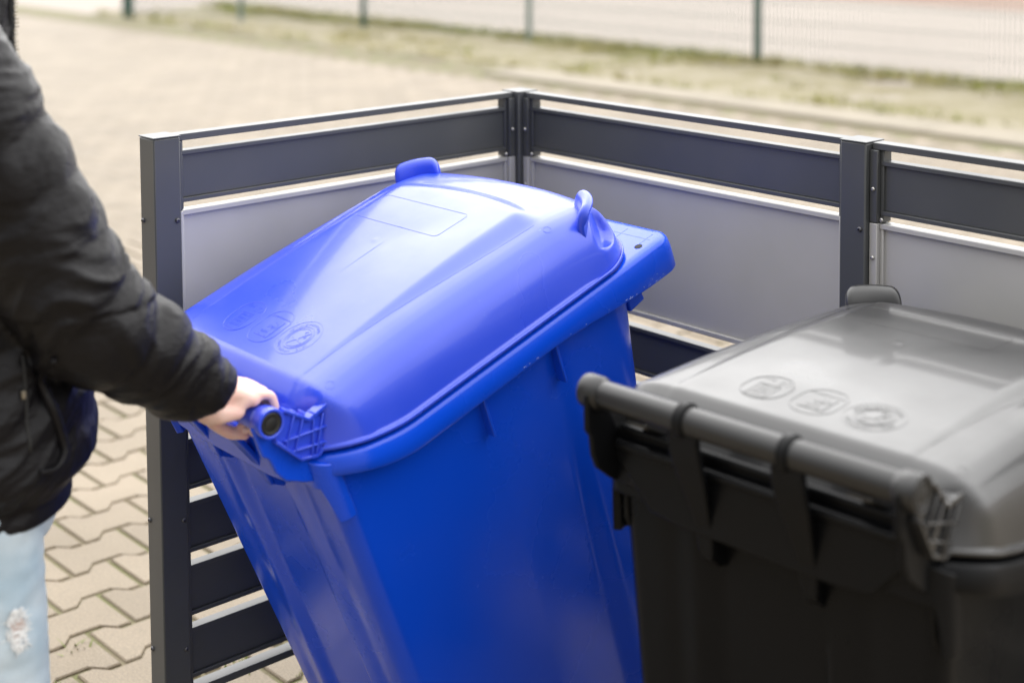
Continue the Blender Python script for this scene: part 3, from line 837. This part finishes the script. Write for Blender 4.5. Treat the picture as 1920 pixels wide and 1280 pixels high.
def chain(mb, pts, rad, n=14, sub=6, sq=1.0):
    """rounded, tapered limb through the points (Catmull-Rom), with closed round ends"""
    P = [Vector(p) for p in pts]; Q = [P[0] * 2 - P[1]] + P + [P[-1] * 2 - P[-2]]; Rr = [rad[0]] + list(rad) + [rad[-1]]
    op, orr = [], []
    for i in range(1, len(Q) - 2):
        for k in range(sub):
            t = k / sub; a, b, c, d = Q[i - 1], Q[i], Q[i + 1], Q[i + 2]
            op.append(0.5 * ((2 * b) + (c - a) * t + (2 * a - 5 * b + 4 * c - d) * t * t + (3 * b - a - 3 * c + d) * t ** 3))
            orr.append(lerp(Rr[i], Rr[i + 1], t))
    op.append(P[-1]); orr.append(rad[-1])
    d0 = (op[0] - op[1]).normalized(); d1 = (op[-1] - op[-2]).normalized()
    pre = [(op[0] + d0 * orr[0] * sin(a), orr[0] * cos(a)) for a in (1.45, 1.1, .75, .38)]
    post_ = [(op[-1] + d1 * orr[-1] * sin(a), orr[-1] * cos(a)) for a in (.38, .75, 1.1, 1.45)]
    al = pre + list(zip(op, orr)) + post_
    mb.tube([a for a, b in al], [b for a, b in al], n, True, sq)

PB = Vector((0.37, -1.533, G))
person = empty("person", PB)
tagp(person, "person in black puffer jacket and ripped light jeans gripping the blue bin's handle", "person")
FR = Vector((0.27, 0.963, 0)).normalized(); RI = Vector((FR.y, -FR.x, 0)); Z = Vector((0, 0, 1))
def pp(f, r, z): return FR * f + RI * r + Z * z            # forward, right, height above ground
def wl(x, y, z): return Vector((x, y, z)) - PB
SH_R = wl(.568, -1.598, .208); EL_R = wl(.606, -1.436, -.122); WR_R = wl(.612, -1.223, -.311)
BM = Matrix.Translation((0.376, -0.797, -1.321)) @ Euler((0.339, 0, -0.011)).to_matrix().to_4x4()
def bl(x, dy, dz): return BM @ Vector((x, dy, 1.007 + dz)) - PB
WL = bl(.222, -.062, .050)

body = MB()
# trunk, neck, head
chain(body, [pp(0, 0, .93), pp(.01, 0, 1.08), pp(.01, 0, 1.25), pp(0, 0, 1.42)], [.135, .120, .135, .12], 24)
for sx in (-1, 1):
    chain(body, [pp(.0, .06 * sx, 1.12), pp(.01, .09 * sx, 1.32), pp(0, .10 * sx, 1.44)], [.10, .11, .08], 20)
chain(body, [pp(0, 0, 1.46), pp(.006, 0, 1.58), pp(.012, .0, 1.70)], [.068, .056, .054], 18)
HC = pp(.020, 0.0, 1.840)
MF = Matrix((( FR.x, RI.x, 0), (FR.y, RI.y, 0), (0, 0, 1)))   # local (forward, right, up)
ellipsoid(body, HC + Z * .02, (.095, .076, .105), MF, 24)
ellipsoid(body, HC + MF @ Vector((.022, 0, -.055)), (.066, .056, .070), MF, 20)
chain(body, [HC + MF @ Vector((.086, 0, .012)), HC + MF @ Vector((.102, 0, -.015)), HC + MF @ Vector((.108, 0, -.030))], [.008, .011, .0135], 12)
for sx in (-1, 1):
    ellipsoid(body, HC + MF @ Vector((.100, .011 * sx, -.034)), (.010, .009, .008), MF, 10)
    ellipsoid(body, HC + MF @ Vector((-.002, .079 * sx, -.004)), (.017, .007, .032), MF, 12)
    ellipsoid(body, HC + MF @ Vector((.070, .032 * sx, .028)), (.018, .022, .009), MF, 10)
ellipsoid(body, HC + MF @ Vector((.078, 0, -.064)), (.012, .025, .011), MF, 12)
ellipsoid(body, HC + MF @ Vector((.070, 0, -.100)), (.020, .024, .018), MF, 12)
# right arm to the handle
chain(body, [SH_R - RI * .05, SH_R, SH_R.lerp(EL_R, .5), EL_R], [.055, .056, .048, .040], 18)
chain(body, [EL_R, EL_R.lerp(WL, .35), EL_R.lerp(WL, .8), WL], [.041, .044, .030, .0265], 18)
# right hand: palm over the bar, fingers wrapped round it and back underneath
fx = [.183, .204, .2245, .243]                        # index, middle, ring, little
mcp = [(.011, .048), (.014, .049), (.013, .047), (.010, .040)]
fr = [.0092, .0095, .0090, .0078]
for k, x in enumerate(fx):
    my, mz = mcp[k]
    wx = lerp(.208, x, .45)
    chain(body, [bl(wx, -.055, .047), bl(lerp(wx, x, .5), -.022, .056), bl(x, my - .008, mz - .006)], [.0165, .0150, .0125], 12)
    a0 = bl(x, my, mz - .003)
    sx_ = (x - .213) * .10
    chain(body, [a0, bl(x + sx_, .031, .025), bl(x + sx_ * 1.4, .0320, .004)], [fr[k] * 1.18, fr[k] * 1.04, fr[k]], 12)
    chain(body, [bl(x + sx_ * 1.4, .0320, .004), bl(x + sx_, .026, -.016), bl(x, .013, -.0290)], [fr[k] * 1.03, fr[k] * .95, fr[k] * .92], 12)
    ln = [(-.009, -.0335), (-.011, -.0330), (-.010, -.0335), (-.002, -.034)][k]
    chain(body, [bl(x, .013, -.0290), bl(x - .001, ln[0] * .4, -.0310), bl(x - .002, ln[0], ln[1] + .003)], [fr[k] * .93, fr[k] * .86, fr[k] * .72], 12)
chain(body, [bl(.232, -.040, .036), bl(.238, -.012, .040), bl(.241, .010, .037)], [.0150, .0145, .0115], 14)
ellipsoid(body, bl(.214, -.026, .036), (.034, .030, .016), Euler((.55, .0, 0)).to_matrix(), 16)
# heel of the hand
chain(body, [bl(.236, -.058, .042), bl(.240, -.030, .030)], [.017, .013], 12)
# thumb: from the side of the palm, passing under the bar from the near side
chain(body, [bl(.196, -.052, .034), bl(.178, -.048, .010), bl(.170, -.038, -.016)], [.0165, .0150, .0118], 12)
chain(body, [bl(.170, -.038, -.016), bl(.176, -.026, -.034), bl(.186, -.008, -.046)], [.0112, .0108, .0088], 12)
# left arm hanging
SL = pp(-.02, -.19, 1.50)
EL = pp(-.05, -.25, 1.20); WLf = pp(.04, -.26, .95)
chain(body, [SL + RI * .05, SL, SL.lerp(EL, .5), EL], [.055, .055, .048, .040], 16)
chain(body, [EL, EL.lerp(WLf, .35), WLf], [.041, .043, .027], 16)
ellipsoid(body, WLf + pp(.018, 0, -.050), (.040, .016, .048), MF, 14)
for k in range(4):
    b0 = WLf + pp(.046 - .021 * k, .002, -.088); c = (.036, .041, .038, .030)[k]
    chain(body, [b0, b0 + pp(.002, .006, -c), b0 + pp(-.004, .018, -c * 1.75)], [.0092, .0085, .0070], 10)
chain(body, [WLf + pp(.038, .005, -.030), WLf + pp(.062, .012, -.058), WLf + pp(.064, .018, -.085)], [.0135, .0105, .0085], 10)
# legs and feet
KN = {}; AN = {}
for sx in (-1, 1):
    hp = pp(.0, .095 * sx, .96); kn = pp(.035 if sx > 0 else .02, .10 * sx, .51); an = pp(-.01 if sx > 0 else -.12, .105 * sx, .09)
    KN[sx] = kn; AN[sx] = an
    chain(body, [hp, hp.lerp(kn, .5), kn], [.092, .078, .056], 20)
    chain(body, [kn, kn.lerp(an, .35) - FR * .015, an], [.055, .054, .036], 18)
    chain(body, [an - Z * .03, an + pp(.07, .005 * sx, -.05), an + pp(.16, .01 * sx, -.062)], [.038, .034, .025], 14)
bodyo = fuse(body, "body", M_SKIN, person, .0034, 5)
# nails on the right hand's visible finger ends, eyes, mouth
for sx in (-1, 1):
    mb = MB(); ellipsoid(mb, HC + MF @ Vector((.078, .031 * sx, .010)), (.0135, .0135, .0115), MF, 14)
    e = mb.build("eye", M_EYE, bodyo, smooth='all')
    mb = MB(); ellipsoid(mb, HC + MF @ Vector((.0885, .031 * sx, .010)), (.0036, .0058, .0058), MF, 12); mb.build("iris", M_IRIS, e, smooth='all')
mb = MB(); ellipsoid(mb, HC + MF @ Vector((.086, 0, -.062)), (.006, .023, .0045), MF, 12); ellipsoid(mb, HC + MF @ Vector((.085, 0, -.070)), (.006, .019, .005), MF, 12)
mb.build("mouth", M_LIP, bodyo, smooth='all')
hair = MB()
ellipsoid(hair, HC + MF @ Vector((-.014, 0, .038)), (.100, .086, .103), MF, 26)
ellipsoid(hair, HC + MF @ Vector((-.050, 0, -.020)), (.062, .074, .085), MF, 22)
ellipsoid(hair, HC + MF @ Vector((.045, 0, .088)), (.052, .066, .042), MF, 18)
fuse(hair, "hair", M_HAIR, person, .006, 2, lambda c, n_: .006 * noise.noise(Vector((c.x * 55, c.y * 55, c.z * 14))) + .003 * noise.noise(Vector((c.x * 120, c.y * 120, c.z * 30))))

# ---- jacket: puffer body, sleeves, collar fused into one shell, then folded
jk = MB()
def trunk_ring(z, a, b, f0=0.0, n=48):
    c = pp(.01 + f0, 0, z)
    return [c + FR * (b * sin(t)) + RI * (a * cos(t)) for t in [2 * pi * j / n for j in range(n)]]
prof = [(.838, .180, .142), (.845, .197, .158), (.862, .199, .160), (.878, .194, .156), (.90, .214, .180), (.94, .230, .200), (1.0, .232, .202), (1.06, .226, .196), (1.12, .215, .184), (1.20, .205, .165), (1.30, .200, .148), (1.38, .198, .140), (1.44, .190, .132), (1.49, .168, .120), (1.53, .128, .104), (1.56, .094, .090)]
zz = .838; rs = []; HU = .036
while zz <= 1.565:
    a = interp([(p[0], p[1]) for p in prof], zz); b = interp([(p[0], p[2]) for p in prof], zz)
    q_ = .008 * (abs(sin(pi * (zz - .90) / .105)) ** .6 - .6) if zz > .90 else 0
    rs.append(trunk_ring(zz + HU * (1 - sm(.84, 1.1, zz)), a + q_, b + q_)); zz += .009
jk.rings(rs)
chain(jk, [pp(.006, .0, 1.53), pp(.008, .0, 1.61), pp(.014, .0, 1.69)], [.098, .090, .084], 30)
def sleeve(pts, rads, seams=.098, wr=0.013):
    P = [Vector(p) for p in pts]; Q = [P[0] * 2 - P[1]] + P + [P[-1] * 2 - P[-2]]; Rr = [rads[0]] + list(rads) + [rads[-1]]
    op, orr = [], []
    for i in range(1, len(Q) - 2):
        for k in range(18):
            t = k / 18; a, b, c, d = Q[i - 1], Q[i], Q[i + 1], Q[i + 2]
            op.append(0.5 * ((2 * b) + (c - a) * t + (2 * a - 5 * b + 4 * c - d) * t * t + (3 * b - a - 3 * c + d) * t ** 3)); orr.append(lerp(Rr[i], Rr[i + 1], t))
    op.append(P[-1]); orr.append(rads[-1])
    s_ = 0; out = []
    for i, p in enumerate(op):
        if i: s_ += (op[i] - op[i - 1]).length
        out.append(orr[i] + wr * (abs(sin(pi * s_ / seams)) ** .42 - .72))
    jk.tube(op, out, 32)
cuffdir = (WL - EL_R).normalized()
CE = WR_R.lerp(WL, .10)
sleeve([SH_R - RI * .12 + Z * .0, SH_R - RI * .02 + Z * .005, SH_R.lerp(EL_R, .45) - FR * .0, EL_R - FR * .004 - Z * .008, EL_R.lerp(CE, .45) - Z * .006, CE - cuffdir * .03, CE], [.090, .100, .095, .097, .083, .058, .050])
jk.tube([CE - cuffdir * .035, CE - cuffdir * .008, CE - cuffdir * .002], [.050, .050, .044], 28)
sleeve([SL + RI * .10, SL + RI * .01, SL.lerp(EL, .5), EL, EL.lerp(WLf, .5), WLf + Z * .01], [.095, .100, .088, .082, .074, .052])
def jfold(c, n_):
    # creases: stretched noise, stronger on the arm and at the bend of the elbow
    e = exp(-((c - EL_R).length / .13) ** 2)
    p = Vector((c.x, c.y, c.z))
    arm = (EL_R - SH_R).normalized() if c.z > EL_R.z else (WL - EL_R).normalized()
    al = p.dot(arm)
    ortho = p - arm * al
    w = noise.noise(Vector((p.x * 7, p.y * 7, p.z * 7 + 5)))          # wander of the creases
    v = noise.noise(Vector((al * 15 + w * 1.6, ortho.x * 5, ortho.z * 5 + ortho.y * 4)))
    r1 = 1 - abs(noise.noise(Vector((al * 21 + 3 + w * 2.5, ortho.x * 6 + al * 4, ortho.z * 7 + ortho.y * 5)))) * 2.6
    r2 = 1 - abs(noise.noise(Vector((al * 44 + w * 4, ortho.x * 13 - al * 6, ortho.z * 14 + ortho.y * 9)))) * 2.8
    lo = sm(.80, .95, c.z)
    return (.0070 * v + .0042 * max(0, r1) * (1 + 1.5 * e) + .0019 * max(0, r2) - .003) * (0.02 + .33 * sm(.90, .97, c.z) + .65 * lo)
jo = fuse(jk, "jacket", M_JACK, person, .0048, 3, jfold)
# hem piping, pocket welt and zips laid on the jacket surface
from mathutils.bvhtree import BVHTree
bv = BVHTree.FromPolygons([v.co for v in jo.data.vertices], [tuple(p.vertices) for p in jo.data.polygons])
def onj(ang, z, off=.002):
    """point on the jacket: ang measured from the wearer's right towards the front"""
    d = (RI * cos(ang) + FR * sin(ang)); c = pp(.01, 0, z)
    hit = bv.ray_cast(c + d * .6, -d)
    return (hit[0] + hit[1] * off) if hit[0] is not None else c + d * .22
mb = MB()
pk = [(radians(20), 1.165), (radians(23), 1.12), (radians(27), 1.07), (radians(31), 1.02), (radians(31), .995), (radians(26), .982), (radians(20), .985)]
pts = [onj(a, z, .004) for a, z in pk]
chain(mb, pts, [.005, .0065, .0075, .0075, .0065, .005, .004], 10, 5)
mb.build("pocket_welt", M_JACK, jo, smooth='all')
mb = MB(); mb.tube([onj(radians(16.5), 1.16 - .018 * i, .001) for i in range(9)], .0022, 6); mb.build("pocket_zip", M_RUB, jo, smooth='all')
mb = MB(); c = onj(radians(15), 1.105, .005); mb.box((c.x - .003, c.y - .003, c.z - .008), (c.x + .003, c.y + .003, c.z + .004)); mb.build("zip_puller", M_ZIP, jo, bevel=.001)
za = radians(68)
zpt = [onj(za, 1.70 - .006 * i, .001) for i in range(70)]
tape = MB(); tape.tube(zpt[::3], .006, 8, True, 1.0); tape.build("front_zip_tape", M_RUB, jo, smooth='all')
mb = MB()
for i, p in enumerate(zpt):
    d = RI * cos(za) + FR * sin(za); s_ = Vector((-d.y, d.x, 0)) * (.0022 if i % 2 else -.0022)
    c = p + d * .0065 + s_; mb.box((c.x - .0026, c.y - .0026, c.z - .0017), (c.x + .0026, c.y + .0026, c.z + .0017))
mb.build("front_zip_teeth", M_ZIP, jo)

# ---- jeans
jn = MB()
chain(jn, [pp(0, 0, .885), pp(.0, 0, .96)], [.150, .150], 30)
for sx in (-1, 1):
    hp = pp(.0, .092 * sx, .95); kn, an = KN[sx], AN[sx]
    chain(jn, [hp, hp.lerp(kn, .3), hp.lerp(kn, .65), kn, kn.lerp(an, .4) - FR * .012, an + Z * .04], [.108, .100, .088, .076, .072, .062], 26)
def jnf(c, n_):
    return .0042 * noise.noise(Vector((c.x * 9, c.y * 9, c.z * 22))) + .002 * noise.noise(Vector((c.x * 22, c.y * 22, c.z * 50)))
jno = fuse(jn, "jeans", M_JEAN, person, .007, 3, jnf)
bvj = BVHTree.FromPolygons([v.co for v in jno.data.vertices], [tuple(p.vertices) for p in jno.data.polygons])
def onjean(ang, z, off=.001):
    kn = KN[1]; hp = pp(0, .092, .95); c = hp.lerp(kn, (hp.z - z) / (hp.z - kn.z))
    d = RI * cos(ang) + FR * sin(ang); hit = bvj.ray_cast(c + d * .4, -d)
    return hit[0] + hit[1] * off
# torn patch at the thigh: bare skin behind ragged white threads
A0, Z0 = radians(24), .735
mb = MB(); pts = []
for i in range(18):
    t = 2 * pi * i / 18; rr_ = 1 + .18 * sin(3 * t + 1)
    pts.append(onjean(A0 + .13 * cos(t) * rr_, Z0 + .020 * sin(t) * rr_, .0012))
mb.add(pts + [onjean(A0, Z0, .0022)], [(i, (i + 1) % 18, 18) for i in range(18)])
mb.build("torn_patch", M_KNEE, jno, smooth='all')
mb = MB()
for i in range(34):
    z = Z0 - .034 + .002 * i + random.uniform(-.001, .001); a = random.uniform(-.05, .02); w = .17 * sqrt(max(.05, 1 - ((z - Z0) / .036) ** 2)) * random.uniform(.8, 1.25)
    if abs(z - Z0) < .012 and random.random() < .25: continue
    mb.tube([onjean(A0 - w + k * 2 * w / 5, z + random.uniform(-.002, .002), .0030 + random.uniform(0, .002)) for k in range(6)], .0010, 4)
for i in range(60):
    t = random.uniform(0, 2 * pi); a = A0 + .19 * cos(t); z = Z0 + .031 * sin(t)
    p = onjean(a, z, .002); q_ = p + Vector((random.gauss(0, .006), random.gauss(0, .006), random.gauss(-.003, .006)))
    mb.tube([p, q_], .0007, 4)
mb.build("frayed_threads", M_THREAD, jno)
for sx in (-1, 1):
    an = AN[sx]; mb = MB()
    chain(mb, [an + pp(-.02, 0, .02), an + pp(-.02, 0, -.03)], [.048, .046], 18)
    chain(mb, [an + pp(-.03, 0, -.045), an + pp(.06, .004 * sx, -.045), an + pp(.165, .01 * sx, -.058)], [.044, .043, .030], 18)
    so = fuse(mb, "shoe", M_SHOE, person, .006, 3)
    mb = MB(); out = []
    for i in range(40):
        t = 2 * pi * i / 40; out.append(an + pp(.07 + .145 * cos(t), .008 * sx + .049 * sin(t) * (1 - .12 * cos(t)), 0))
    z0 = .002
    mb.rings([[Vector((p.x, p.y, z)) for p in out] for z in (z0, z0 + .005, z0 + .026)]); mb.build("sole", M_SOLE, so, bevel=.004)
